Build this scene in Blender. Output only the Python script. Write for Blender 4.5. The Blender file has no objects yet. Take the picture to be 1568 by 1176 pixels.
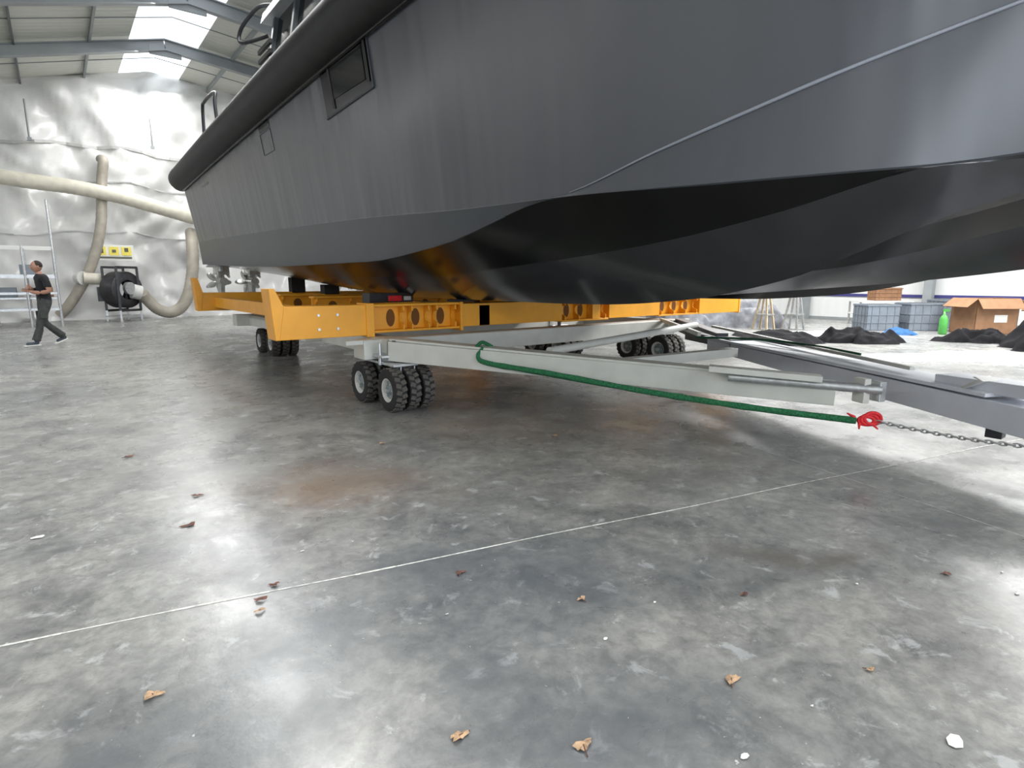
import bpy, math, random
from mathutils import Vector, Matrix, noise
random.seed(4)
S=bpy.context.scene
try:
    S.view_settings.view_transform='Standard'
except Exception: pass

# ---------------------------------------------------------------- materials
def mat(name,col,rough=.5,metal=0,nscale=0,namt=0,bump=0,bscale=40,spec=.5,coat=0,emit=0,trans=0,alpha=1):
    m=bpy.data.materials.new(name); m.use_nodes=True
    nt=m.node_tree; b=nt.nodes['Principled BSDF']
    b.inputs['Base Color'].default_value=(*col,1)
    b.inputs['Roughness'].default_value=rough
    b.inputs['Metallic'].default_value=metal
    b.inputs['Specular IOR Level'].default_value=spec
    b.inputs['Coat Weight'].default_value=coat
    b.inputs['Transmission Weight'].default_value=trans
    b.inputs['Alpha'].default_value=alpha
    if emit:
        b.inputs['Emission Color'].default_value=(*col,1); b.inputs['Emission Strength'].default_value=emit
    tc=nt.nodes.new('ShaderNodeTexCoord')
    if namt:
        n=nt.nodes.new('ShaderNodeTexNoise'); n.inputs['Scale'].default_value=nscale; n.inputs['Detail'].default_value=6
        nt.links.new(tc.outputs['Object'],n.inputs['Vector'])
        r=nt.nodes.new('ShaderNodeValToRGB')
        r.color_ramp.elements[0].position=.3; r.color_ramp.elements[1].position=.7
        r.color_ramp.elements[0].color=(*[c*(1-namt) for c in col],1)
        r.color_ramp.elements[1].color=(*[min(1,c*(1+namt)) for c in col],1)
        nt.links.new(n.outputs['Fac'],r.inputs['Fac']); nt.links.new(r.outputs['Color'],b.inputs['Base Color'])
    if bump:
        n=nt.nodes.new('ShaderNodeTexNoise'); n.inputs['Scale'].default_value=bscale; n.inputs['Detail'].default_value=5
        nt.links.new(tc.outputs['Object'],n.inputs['Vector'])
        u=nt.nodes.new('ShaderNodeBump'); u.inputs['Strength'].default_value=bump; u.inputs['Distance'].default_value=.05
        nt.links.new(n.outputs['Fac'],u.inputs['Height']); nt.links.new(u.outputs['Normal'],b.inputs['Normal'])
    return m

M={}
M['yellow']=mat('yellow_paint',(.86,.38,.02),.36,nscale=3,namt=.08)
M['holeshade']=mat('cutout_shade',(.16,.06,.004),.7,nscale=3,namt=.1)  # darkened yellow: shade of the beam cutouts put into the colour
M['frame']=mat('grey_beige_paint',(.58,.58,.54),.4,nscale=4,namt=.08)
M['bluegrey']=mat('blue_grey_paint',(.62,.64,.70),.32,nscale=4,namt=.06)
M['galv']=mat('galvanised_steel',(.55,.56,.57),.35,metal=.7,nscale=20,namt=.15)
M['darksteel']=mat('dark_steel',(.05,.05,.055),.4,metal=.5,nscale=10,namt=.2)
M['rubber']=mat('black_rubber',(.018,.018,.019),.75,bump=.1,nscale=10,namt=.3)
M['tread']=mat('dusty_tread',(.10,.09,.08),.9,nscale=30,namt=.3)
M['hub']=mat('white_hub',(.6,.6,.58),.4,nscale=10,namt=.1)
M['hubdk']=mat('hub_grey',(.2,.26,.27),.4,nscale=10,namt=.1)
M['fender']=mat('fender_foam',(.012,.012,.013),.55,bump=.08,bscale=12,nscale=4,namt=.3)
M['keelgrey']=mat('antifoul_dark',(.036,.037,.041),.18,nscale=2,namt=.12,spec=.6)
M['black']=mat('bottom_black_tunnel_shade',(.003,.003,.0035),.2,nscale=2,namt=.2,spec=.5)  # black of the bottom strips; tunnel shade is put into this colour too
M['band']=mat('boot_band',(.048,.054,.064),.3,nscale=1.5,namt=.12)
M['railw']=mat('rail_edge',(.3,.32,.37),.4,nscale=2,namt=.05)
M['glass']=mat('dark_glass',(.01,.011,.012),.08,spec=.7,nscale=2,namt=.1)
M['cabin']=mat('cabin_grey',(.10,.11,.12),.35,nscale=2,namt=.1)
M['cabinw']=mat('cabin_white',(.5,.52,.53),.35,nscale=2,namt=.1)
M['white']=mat('white_paint',(.75,.75,.73),.5,nscale=2,namt=.05)
M['green']=mat('green_webbing',(.02,.17,.065),.8,nscale=60,namt=.45,bump=.6,bscale=90)
M['greendk']=mat('green_webbing_dark',(.012,.07,.03),.85,nscale=60,namt=.4)
M['red']=mat('red_webbing',(.75,.02,.03),.6,nscale=40,namt=.2)
M['chain']=mat('chain_steel',(.5,.5,.51),.35,metal=.8,nscale=30,namt=.2)
M['duct']=mat('duct_cream',(.60,.57,.48),.5,nscale=4,namt=.12)
M['ductg']=mat('duct_greyish',(.34,.31,.26),.5,nscale=4,namt=.15)
M['purlin']=mat('purlin_grey',(.27,.29,.30),.5,nscale=2,namt=.08)
M['purlindk']=mat('purlin_dark',(.10,.11,.12),.5,nscale=2,namt=.08)
M['tape']=mat('seam_tape',(.5,.5,.49),.4,nscale=5,namt=.1)
M['card']=mat('cardboard',(.30,.16,.085),.8,nscale=6,namt=.12)
M['tote']=mat('grey_plastic',(.20,.23,.27),.45,nscale=5,namt=.1)
M['cloth']=mat('black_cloth',(.008,.008,.01),.9,nscale=4,namt=.4,bump=.3,bscale=5,spec=.2)
M['clothg']=mat('grey_cloth',(.16,.165,.18),.9,nscale=4,namt=.4,bump=.3,bscale=5)
M['blue']=mat('blue_cloth',(.01,.09,.26),.7,nscale=4,namt=.3)
M['lime']=mat('lime_plastic',(.08,.36,.07),.4,nscale=9,namt=.1)
M['wood']=mat('pale_wood',(.5,.4,.27),.6,nscale=9,namt=.2)
M['leaf']=mat('dry_leaf',(.42,.28,.17),.8,nscale=50,namt=.4)
M['leafdk']=mat('dry_leaf_dark',(.15,.07,.05),.8,nscale=50,namt=.4)
M['bit']=mat('white_scrap',(.75,.75,.72),.7,nscale=50,namt=.1)
M['skin']=mat('skin',(.42,.22,.15),.55,nscale=20,namt=.12)
M['shirt']=mat('black_tshirt',(.012,.012,.016),.85,nscale=20,namt=.3)
M['trous']=mat('grey_trousers',(.05,.055,.053),.85,nscale=14,namt=.35)
M['shoe']=mat('blue_grey_shoes',(.05,.065,.09),.6,nscale=20,namt=.3)
M['hair']=mat('dark_hair',(.03,.022,.018),.8,nscale=40,namt=.4)
M['eye']=mat('eye',(.03,.02,.02),.3)
M['lip']=mat('lip',(.3,.1,.08),.5)
M['signw']=mat('sign_white',(.8,.8,.75),.5)
M['signy']=mat('sign_yellow',(.85,.72,.12),.5)
M['signd']=mat('sign_ink',(.1,.1,.08),.5)
M['stripe']=mat('blue_stripe',(.05,.05,.2),.5,nscale=2,namt=.1)
M['saw']=mat('saw_cut_filler',(.66,.66,.63),.7,nscale=25,namt=.4)
M['sawdk']=mat('saw_cut_dark',(.2,.2,.2),.7,nscale=25,namt=.3)
M['bronze']=mat('polished_drive_metal',(.62,.62,.60),.3,metal=.6,nscale=9,namt=.2)

def hullmat():
    m=mat('slate_hull_paint',(.076,.080,.093),.34,nscale=.5,namt=.06)
    nt=m.node_tree; b=nt.nodes['Principled BSDF']; b.inputs['Coat Weight'].default_value=.3; b.inputs['Coat Roughness'].default_value=.22
    tc=nt.nodes.new('ShaderNodeTexCoord'); mp=nt.nodes.new('ShaderNodeMapping'); mp.inputs['Scale'].default_value=(1,1.6,.12)
    n=nt.nodes.new('ShaderNodeTexNoise'); n.inputs['Scale'].default_value=1.2; n.inputs['Detail'].default_value=2
    u=nt.nodes.new('ShaderNodeBump'); u.inputs['Strength'].default_value=.4; u.inputs['Distance'].default_value=.12
    nt.links.new(tc.outputs['Object'],mp.inputs['Vector']); nt.links.new(mp.outputs['Vector'],n.inputs['Vector'])
    nt.links.new(n.outputs['Fac'],u.inputs['Height']); nt.links.new(u.outputs['Normal'],b.inputs['Normal'])
    return m
M['hull']=hullmat()

def floormat():
    m=bpy.data.materials.new('polished_concrete'); m.use_nodes=True; nt=m.node_tree; b=nt.nodes['Principled BSDF']
    geo=nt.nodes.new('ShaderNodeNewGeometry')
    def noi(s,d,dist=0,rough=.55):
        n=nt.nodes.new('ShaderNodeTexNoise'); n.inputs['Scale'].default_value=s; n.inputs['Detail'].default_value=d
        n.inputs['Distortion'].default_value=dist; n.inputs['Roughness'].default_value=rough
        nt.links.new(geo.outputs['Position'],n.inputs['Vector']); return n
    def ramp(src,p0,c0,p1,c1):
        r=nt.nodes.new('ShaderNodeValToRGB'); r.color_ramp.elements[0].position=p0; r.color_ramp.elements[1].position=p1
        r.color_ramp.elements[0].color=(*c0,1); r.color_ramp.elements[1].color=(*c1,1)
        if src is not None: nt.links.new(src,r.inputs['Fac'])
        return r
    def mix(mode,f,a,bb):
        x=nt.nodes.new('ShaderNodeMix'); x.data_type='RGBA'; x.blend_type=mode
        if isinstance(f,float): x.inputs['Factor'].default_value=f
        else: nt.links.new(f,x.inputs['Factor'])
        nt.links.new(a,x.inputs['A'])
        if isinstance(bb,tuple): x.inputs['B'].default_value=(*bb,1)
        else: nt.links.new(bb,x.inputs['B'])
        return x.outputs['Result']
    big=ramp(noi(.6,6,.5).outputs['Fac'],.33,(.255,.26,.255),.68,(.41,.40,.375))
    med=ramp(noi(2.6,10,.7,.65).outputs['Fac'],.36,(.52,.53,.56),.60,(1,1,1))
    c=mix('MULTIPLY',.85,big.outputs['Color'],med.outputs['Color'])
    fine=ramp(noi(14,9,.3,.72).outputs['Fac'],.37,(.60,.61,.62),.60,(1.0,1.0,1.0))
    c=mix('MULTIPLY',.85,c,fine.outputs['Color'])
    sc=ramp(noi(6,9,.5,.68).outputs['Fac'],.58,(0,0,0),.66,(.55,.55,.55))
    c=mix('MIX',sc.outputs['Color'],c,(.54,.55,.56))
    wob=noi(2.2,6,0,.6)
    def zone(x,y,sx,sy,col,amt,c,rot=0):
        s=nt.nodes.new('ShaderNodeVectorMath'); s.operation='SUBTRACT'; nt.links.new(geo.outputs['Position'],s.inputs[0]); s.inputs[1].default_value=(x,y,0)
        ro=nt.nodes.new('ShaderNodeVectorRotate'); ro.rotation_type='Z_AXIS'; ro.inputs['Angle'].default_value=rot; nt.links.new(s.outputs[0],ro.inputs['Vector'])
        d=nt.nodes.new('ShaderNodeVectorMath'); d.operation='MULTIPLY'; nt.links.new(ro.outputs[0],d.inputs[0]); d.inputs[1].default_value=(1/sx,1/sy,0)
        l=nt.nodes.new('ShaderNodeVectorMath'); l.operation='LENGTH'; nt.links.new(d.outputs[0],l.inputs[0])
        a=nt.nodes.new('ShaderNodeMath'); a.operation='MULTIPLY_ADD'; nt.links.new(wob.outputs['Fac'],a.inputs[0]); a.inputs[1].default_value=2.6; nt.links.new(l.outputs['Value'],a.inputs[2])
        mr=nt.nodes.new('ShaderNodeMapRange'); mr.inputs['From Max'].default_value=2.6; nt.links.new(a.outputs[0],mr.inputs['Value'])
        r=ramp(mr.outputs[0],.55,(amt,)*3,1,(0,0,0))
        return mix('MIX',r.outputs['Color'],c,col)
    c=zone(1.45,3.9,.75,.5,(.20,.13,.085),.6,c,.6)
    c=zone(3.3,4.6,.9,.5,(.22,.17,.13),.45,c,.6)
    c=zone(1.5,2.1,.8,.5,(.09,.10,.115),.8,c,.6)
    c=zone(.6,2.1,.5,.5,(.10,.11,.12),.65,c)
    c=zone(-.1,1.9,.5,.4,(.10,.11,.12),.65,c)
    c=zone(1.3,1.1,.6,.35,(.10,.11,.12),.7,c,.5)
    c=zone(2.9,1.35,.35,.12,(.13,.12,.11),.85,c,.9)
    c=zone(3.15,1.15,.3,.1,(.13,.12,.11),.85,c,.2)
    c=zone(1.0,4.6,1.2,.5,(.15,.15,.15),.5,c,.5)
    c=zone(.6,3.3,.5,.3,(.13,.13,.14),.55,c,.5)
    c=zone(3.4,2.6,.5,.12,(.16,.16,.155),.6,c,.9)
    sp=ramp(noi(34,3,0,.5).outputs['Fac'],.72,(0,0,0),.76,(.7,.7,.7))
    c=mix('MIX',sp.outputs['Color'],c,(.66,.66,.65))
    nt.links.new(c,b.inputs['Base Color'])
    rr=nt.nodes.new('ShaderNodeMapRange'); rr.inputs['From Min'].default_value=.3; rr.inputs['From Max'].default_value=.7
    rr.inputs['To Min'].default_value=.19; rr.inputs['To Max'].default_value=.40
    nt.links.new(noi(1.9,8,.4,.6).outputs['Fac'],rr.inputs['Value']); nt.links.new(rr.outputs['Result'],b.inputs['Roughness'])
    b.inputs['Specular IOR Level'].default_value=.5
    u=nt.nodes.new('ShaderNodeBump'); u.inputs['Strength'].default_value=.07; u.inputs['Distance'].default_value=.03
    nt.links.new(noi(8,8,0,.6).outputs['Fac'],u.inputs['Height']); nt.links.new(u.outputs['Normal'],b.inputs['Normal'])
    return m
M['floor']=floormat()

def wavepanel(name,col,scale,axis='X',strength=.4):
    m=mat(name,col,.5); nt=m.node_tree; b=nt.nodes['Principled BSDF']
    tc=nt.nodes.new('ShaderNodeTexCoord'); w=nt.nodes.new('ShaderNodeTexWave'); w.bands_direction=axis; w.inputs['Scale'].default_value=scale
    nt.links.new(tc.outputs['Object'],w.inputs['Vector'])
    u=nt.nodes.new('ShaderNodeBump'); u.inputs['Strength'].default_value=strength; u.inputs['Distance'].default_value=.04
    nt.links.new(w.outputs['Fac'],u.inputs['Height']); nt.links.new(u.outputs['Normal'],b.inputs['Normal']); return m
M['roof']=wavepanel('roof_panel_cream',(.60,.61,.55),1.2,'Y')
M['wall']=wavepanel('wall_panel_white',(.74,.75,.74),1.0,'Y',.15)
M['plastic']=mat('plastic_sheeting',(.68,.68,.67),.25,bump=.6,bscale=1.3,nscale=.5,namt=.1)
M['sky']=mat('skylight_panel',(.9,.95,1.0),.5,emit=1.4)
M['filmfloor']=mat('clear_film',(.6,.62,.63),.25,bump=.8,bscale=5,nscale=3,namt=.2)

# ---------------------------------------------------------------- mesh builder
class MB:
    def __init__(s,name): s.name=name; s.v=[]; s.f=[]; s.m=[]; s.sm=[]; s.mats=[]
    def mi(s,k):
        if k not in s.mats: s.mats.append(k)
        return s.mats.index(k)
    def add(s,vs,fs,k,smooth=False):
        o=len(s.v); s.v+= [tuple(p) for p in vs]; i=s.mi(k)
        for f in fs: s.f.append([o+j for j in f]); s.m.append(i); s.sm.append(smooth)
    def box(s,c,d,k,R=None):
        vs=[]
        for x in(-1,1):
            for y in(-1,1):
                for z in(-1,1):
                    p=Vector((x*d[0]/2,y*d[1]/2,z*d[2]/2))
                    if R: p=R@p
                    vs.append(Vector(c)+p)
        s.add(vs,[(0,1,3,2),(4,6,7,5),(0,4,5,1),(2,3,7,6),(0,2,6,4),(1,5,7,3)],k)
    def beam(s,a,b,w,h,k,w2=None,h2=None):
        a=Vector(a);b=Vector(b);d=(b-a).normalized(); up=Vector((0,0,1))
        if abs(d.z)>.95: up=Vector((1,0,0))
        sd=d.cross(up).normalized(); u=sd.cross(d).normalized(); w2=w2 or w; h2=h2 or h
        vs=[]
        for p,ww,hh in((a,w,h),(b,w2,h2)):
            for i,j in((-1,-1),(1,-1),(1,1),(-1,1)): vs.append(p+sd*ww/2*i+u*hh/2*j)
        s.add(vs,[(3,2,1,0),(4,5,6,7),(0,1,5,4),(1,2,6,5),(2,3,7,6),(3,0,4,7)],k)
    def cyl(s,a,b,r,k,n=16,r2=None,caps=True):
        a=Vector(a);b=Vector(b);d=(b-a).normalized(); r2=r if r2 is None else r2
        up=Vector((0,0,1)) if abs(d.z)<.95 else Vector((1,0,0))
        x=d.cross(up).normalized(); y=x.cross(d)
        vs=[]
        for p,rr in((a,r),(b,r2)):
            for i in range(n):
                t=2*math.pi*i/n; vs.append(p+x*rr*math.cos(t)+y*rr*math.sin(t))
        s.add(vs,[(i,(i+1)%n,n+(i+1)%n,n+i) for i in range(n)],k,True)
        if caps: s.add(vs[:n],[tuple(range(n))[::-1]],k); s.add(vs[n:],[tuple(range(n))],k)
    def sweep(s,pts,r,k,n=12,sub=8,rib=0,flat=1.0,closed=False,caps=True):
        P=[Vector(p) for p in pts]; path=[]
        N=len(P); rng=N if closed else N-1
        for i in range(rng):
            if closed: p0,p1,p2,p3=P[i-1],P[i],P[(i+1)%N],P[(i+2)%N]
            else: p0,p1,p2,p3=P[max(i-1,0)],P[i],P[i+1],P[min(i+2,N-1)]
            for j in range(sub):
                t=j/sub
                path.append(.5*((2*p1)+(p2-p0)*t+(2*p0-5*p1+4*p2-p3)*t*t+(3*p1-p0-3*p2+p3)*t**3))
        if not closed: path.append(P[-1])
        L=len(path); up=Vector((0,0,1)); vs=[]
        for i,p in enumerate(path):
            if closed: d=(path[(i+1)%L]-path[i-1]).normalized()
            else: d=(path[min(i+1,L-1)]-path[max(i-1,0)]).normalized()
            if i==0 and abs(d.z)>.9: up=Vector((1,0,0))
            x=d.cross(up)
            if x.length<1e-4: x=d.cross(Vector((1,0,0)))
            x.normalize(); y=x.cross(d).normalized(); up=y
            rr=r(i/(L-1)) if callable(r) else r
            if rib: rr*=1+rib*(i%2)
            for j in range(n):
                t=2*math.pi*j/n; vs.append(p+x*rr*math.cos(t)*flat+y*rr*math.sin(t))
        fs=[]
        for i in range(L if closed else L-1):
            i2=(i+1)%L
            for j in range(n): fs.append((i*n+j,i*n+(j+1)%n,i2*n+(j+1)%n,i2*n+j))
        s.add(vs,fs,k,True)
        if not closed and caps:
            s.add(vs[:n],[tuple(range(n))[::-1]],k); s.add(vs[-n:],[tuple(range(n))],k)
    def lathe(s,c,axis,prof,k,n=32):
        c=Vector(c);d=Vector(axis).normalized(); up=Vector((0,0,1)) if abs(d.z)<.95 else Vector((1,0,0))
        x=d.cross(up).normalized(); y=x.cross(d); vs=[];m=len(prof)
        for i in range(n):
            t=2*math.pi*i/n
            for (r,h) in prof: vs.append(c+d*h+x*r*math.cos(t)+y*r*math.sin(t))
        fs=[]
        for i in range(n):
            for j in range(m-1): fs.append((i*m+j,((i+1)%n)*m+j,((i+1)%n)*m+j+1,i*m+j+1))
        s.add(vs,fs,k,True)
    def ell(s,c,r,k,n=16,R=None,fn=None):
        vs=[];fs=[]
        for i in range(n//2+1):
            ph=math.pi*i/(n//2)
            for j in range(n):
                t=2*math.pi*j/n; p=Vector((math.sin(ph)*math.cos(t),math.sin(ph)*math.sin(t),math.cos(ph)))
                if fn: p=fn(p)
                p=Vector((p.x*r[0],p.y*r[1],p.z*r[2]))
                if R: p=R@p
                vs.append(Vector(c)+p)
        for i in range(n//2):
            for j in range(n): fs.append((i*n+j,(i+1)*n+j,(i+1)*n+(j+1)%n,i*n+(j+1)%n))
        s.add(vs,fs,k,True)
    def prism(s,poly,ext,k):
        P=[Vector(p) for p in poly]; e=Vector(ext); n=len(P)
        s.add(P+[p+e for p in P],[tuple(range(n))[::-1],tuple(range(n,2*n))]+[(i,(i+1)%n,n+(i+1)%n,n+i) for i in range(n)],k)
    def build(s,bevel=0):
        me=bpy.data.meshes.new(s.name); me.from_pydata(s.v,[],s.f); 
        for k in s.mats: me.materials.append(M[k])
        me.polygons.foreach_set('material_index',s.m); me.polygons.foreach_set('use_smooth',s.sm)
        me.update(); me.validate()
        o=bpy.data.objects.new(s.name,me); S.collection.objects.link(o)
        if bevel:
            b=o.modifiers.new('bevel','BEVEL'); b.width=bevel; b.segments=2; b.limit_method='ANGLE'; b.angle_limit=math.radians(50)
        return o

def interp(keys,y):
    ks=sorted(keys,key=lambda k:k[0]); n=len(ks)
    if y<=ks[0][0]: return ks[0][1:]
    if y>=ks[-1][0]: return ks[-1][1:]
    for i in range(n-1):
        if ks[i][0]<=y<=ks[i+1][0]: break
    res=[]
    h=ks[i+1][0]-ks[i][0]; t=(y-ks[i][0])/h
    for c in range(1,len(ks[0])):
        d=[(ks[j+1][c]-ks[j][c])/(ks[j+1][0]-ks[j][0]) for j in range(n-1)]
        def m(j):
            if j==0: return d[0]
            if j==n-1: return d[-1]
            if d[j-1]*d[j]<=0: return 0
            w1=2*(ks[j+1][0]-ks[j][0])+(ks[j][0]-ks[j-1][0]); w2=(ks[j+1][0]-ks[j][0])+2*(ks[j][0]-ks[j-1][0])
            return (w1+w2)/(w1/d[j-1]+w2/d[j])
        a,b=ks[i][c],ks[i+1][c]
        res.append((2*t**3-3*t*t+1)*a+(t**3-2*t*t+t)*h*m(i)+(-2*t**3+3*t*t)*b+(t**3-t*t)*h*m(i+1))
    return res

# ---------------------------------------------------------------- room
WX0,WX1,YB,YF=-15.0,23.0,27.0,-16.0
RX=3.6; RZ=9.15
def rz(x): return RZ-(RX-x)*.26 if x<RX else RZ-(x-RX)*.1
o=MB('floor'); o.box(((WX0+WX1)/2,(YB+YF)/2,-.1),(WX1-WX0,YB-YF,.2),'floor'); o.build()
o=MB('trim_1')   # saw-cut joints in the slab
def strip(o,p,q,w,k,z=.0015):
    p=Vector((*p,z));q=Vector((*q,z)); d=(q-p).normalized(); sd=Vector((-d.y,d.x,0))*w/2
    o.add([p-sd,q-sd,q+sd,p+sd],[(0,1,2,3)],k)
dx,dy=.972,-.2351; px,py=-.334,2.918
for i in range(110):
    t0=-9+i*.2; t1=t0+.2
    if t1>13: break
    j=lambda t: .006*math.sin(t*3.1)
    strip(o,(px+dx*t0-dy*j(t0),py+dy*t0+dx*j(t0)),(px+dx*t1-dy*j(t1),py+dy*t1+dx*j(t1)),.009+.006*abs(noise.noise(Vector((i*.7,0,0))))*2,'saw')
for q0 in((4.62,2.24),(-2.6,4.0)):
    strip(o,(q0[0]-.2351*8,q0[1]-.972*8),(q0[0]+.2351*16,q0[1]+.972*16),.006,'saw' if q0[0]>0 else 'sawdk')
o.build()

o=MB('ceiling')
def roofstrip(x0,x1,y0,y1,k,dz=0): 
    o.add([(x0,y0,rz(x0)+dz),(x1,y0,rz(x1)+dz),(x1,y1,rz(x1)+dz),(x0,y1,rz(x0)+dz)],[(0,1,2,3)],k)
SK=[(-9,-7.4),(2.65,RX),(RX,4.6),(16.0,18.4)]  # first strip is unseen, added for light and floor reflections
xs=[WX0,-9,-7.4,2.65,RX,4.6,16.0,18.4,WX1]
for i in range(len(xs)-1):
    k='sky' if (xs[i],xs[i+1]) in SK else 'roof'
    roofstrip(xs[i],xs[i+1],YF,YB,k)
o.build()
o=MB('trim_2')  # steel portal frames and purlins
y=22.7
while y>YF:
    for (a,b) in((WX0+.3,RX),(RX,WX1-.3)):
        for zz,hh,ww in((-.12,.03,.2),(-.28,.3,.03),(-.44,.03,.2)):
            o.beam((a,y,rz(a)+zz),(b,y,rz(b)+zz),ww,hh,'purlin')
    o.box((RX,y,RZ-.5),(.9,.06,.25),'purlin')
    for xx in(WX0+.3,WX1-.3): o.box((xx,y,rz(xx)/2-.2),(.3,.25,rz(xx)-.4),'purlin')
    y-=4.0
for x in [-13.5,-11.8,-10,-6.2,-4.2,-2.2,-.2,1.6,5.6,7.6,9.6,11.6,13.4,15.2,19.2,21.2]:
    o.beam((x,YF,rz(x)-.08),(x,YB,rz(x)-.08),.06,.14,'purlindk' if int(x*10)%4 else 'purlin')
for y in range(-15,27,2):
    for (a,b) in((WX0,RX),(RX,WX1)): o.beam((a,y,rz(a)-.01),(b,y,rz(b)-.01),.03,.02,'purlin')
o.build()

def wall(name,vs,k='wall'):
    o=MB(name); o.add(vs,[(0,1,2,3)] if len(vs)==4 else [tuple(range(len(vs)))],k); return o
o=wall('wall_left',[(WX0,YF,0),(WX0,YB,0),(WX0,YB,rz(WX0)),(WX0,YF,rz(WX0))]); o.build()
o=wall('wall_right',[(WX1,YF,0),(WX1,YB,0),(WX1,YB,rz(WX1)),(WX1,YF,rz(WX1))])
o.box((WX1-.02,(YF+YB)/2,.92),(.03,YB-YF,.1),'stripe')
o.box((WX1-.02,(YF+YB)/2,.05),(.03,YB-YF,.1),'purlin')
o.build()
o=MB('wall_back')   # hall closed off by plastic sheeting
nx,nz=220,80; vs=[]
def ridge(v): return 1-abs(noise.noise(v))*3
def sheet(x,z):
    q=noise.noise(Vector((x*.5,z*.35,3)))*.40+noise.noise(Vector((x*1.8+z*.8,z*1.1,7)))*.16
    q+=.10*ridge(Vector((x*.9-z*.9,z*.4+x*.3,11)))+.06*ridge(Vector((x*1.5+z*1.2,z*.6-x*.5,15)))
    q+=.09*math.sin(x*2.2+math.sin(z*.9)*1.3)
    return q
for i in range(nx+1):
    x=WX0+(WX1-WX0)*i/nx
    for j in range(nz+1):
        z=rz(x)*j/nz
        vs.append((x,YB-.3+sheet(x,z)*(1 if 0<j<nz else .2),z))
o.add(vs,[(i*(nz+1)+j,(i+1)*(nz+1)+j,(i+1)*(nz+1)+j+1,i*(nz+1)+j+1) for i in range(nx) for j in range(nz)],'plastic',True)
for z0,ww in((6.15,.10),(4.9,.05),(3.1,.04)):
    for i in range(60):
        x=-14+i*.45
        f=lambda x:z0+.12*math.sin(x*.9)+.05*math.sin(x*3)
        g=lambda x:YB-.35+sheet(x,f(x))
        o.beam((x,g(x),f(x)),(x+.45,g(x+.45),f(x+.45)),.05,ww,'tape')
o.build()
o=MB('wall_front')  # unseen end wall; open door added to let daylight in
D0,D1,DH=-8,14,6.6
for a,b,z0,z1 in((WX0,D0,0,None),(D1,WX1,0,None)):
    o.add([(a,YF,0),(b,YF,0),(b,YF,rz(b)),(a,YF,rz(a))],[(0,1,2,3)],'wall')
o.add([(D0,YF,DH),(D1,YF,DH),(D1,YF,rz(D1)),(RX,YF,RZ),(D0,YF,rz(D0))],[(0,1,2,3,4)],'wall')
o.build()
o=MB('ground'); o.box((4,-45,-.12),(120,58,.2),'frame'); o.build()

# ---------------------------------------------------------------- boat
C={
'sheer':[(17.4,2.88,3.75),(12,2.85,3.88),(8,2.85,3.97),(5,2.87,4.02),(3,2.98,4.08),(1.5,3.3,4.15),(0,4.0,4.28),(-1.5,4.8,4.45),(-2.8,5.7,4.6)],
'rail':[(17.4,3.1,2.46),(7.1,3.1,2.22),(4.4,3.12,2.11),(3.49,3.15,2.095),(2.6,3.27,2.3),(1.8,3.5,2.53),(.95,4.1,2.87),(0,4.75,3.2),(-1,5.2,3.5),(-2.3,5.7,3.9)],
'c1':[(17.4,3.1,2.45),(7.1,3.1,2.21),(4.4,3.12,2.10),(3.49,3.15,2.085),(2.02,3.45,2.06),(1.28,3.85,2.08),(.9,4.3,2.15),(0,4.9,2.35),(-1,5.35,2.8),(-2,5.7,3.3)],
'c2':[(17.4,3.15,1.87),(10.2,3.15,1.69),(6.86,3.15,1.686),(5.69,3.15,1.76),(4.9,3.15,1.845),(3.49,3.16,2.08),(2.02,3.46,2.05),(1.28,3.86,2.07),(.9,4.31,2.14),(0,4.91,2.34),(-1,5.36,2.79),(-1.95,5.7,3.28)],
's':[(17.4,3.5,1.84),(12.5,3.56,1.62),(9.5,3.6,1.5),(6,3.6,1.5),(4.87,3.6,1.567),(2.96,3.7,1.73),(1.96,3.75,1.89),(1.28,3.87,2.06),(.9,4.33,2.12),(0,4.92,2.33),(-1,5.37,2.77),(-1.9,5.7,3.22)],
'k':[(17.4,4.3,1.80),(13,4.3,1.50),(10,4.3,1.28),(8,4.3,1.2),(5,4.3,1.2),(4.1,4.3,1.21),(3.05,4.25,1.28),(2.15,4.2,1.45),(1.2,4.35,1.85),(.9,4.5,1.96),(0,5.0,2.28),(-.9,5.4,2.65),(-1.8,5.7,3.15)],
't':[(17.4,4.9,1.9),(10,4.9,1.72),(3,4.9,1.7),(1.5,4.95,1.85),(.9,5.0,2.0),(0,5.2,2.25),(-1.75,5.7,3.05)],
'cc':[(17.4,5.2,1.84),(10,5.2,1.5),(3.5,5.2,1.45),(2.29,5.28,1.55),(1.06,5.3,1.82),(0,5.4,2.1),(-1.7,5.7,2.9)],
'kl':[(17.4,5.7,1.78),(12,5.7,1.42),(9,5.7,1.24),(5.5,5.7,1.21),(2.4,5.7,1.386),(1.1,5.7,1.53),(0,5.7,1.8),(-1.65,5.7,2.75)]}
order=['sheer','rail','c1','c2','s','k','t','cc','kl']
mats=['hull','hull','band','black','keelgrey','black','black','keelgrey']  # both tunnel strips are black, shade put into the colour
N=140
def curve(name):
    ks=C[name]; y1=ks[-1][0]; out=[]
    for i in range(N+1):
        y=17.4+(y1-17.4)*i/N
        x,z=interp(ks,y); out.append(Vector((x,y,z)))
    return out
CV={n:curve(n) for n in order}
boat=MB('patrol_boat')
def mir(p): return Vector((11.4-p.x,p.y,p.z))
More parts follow.
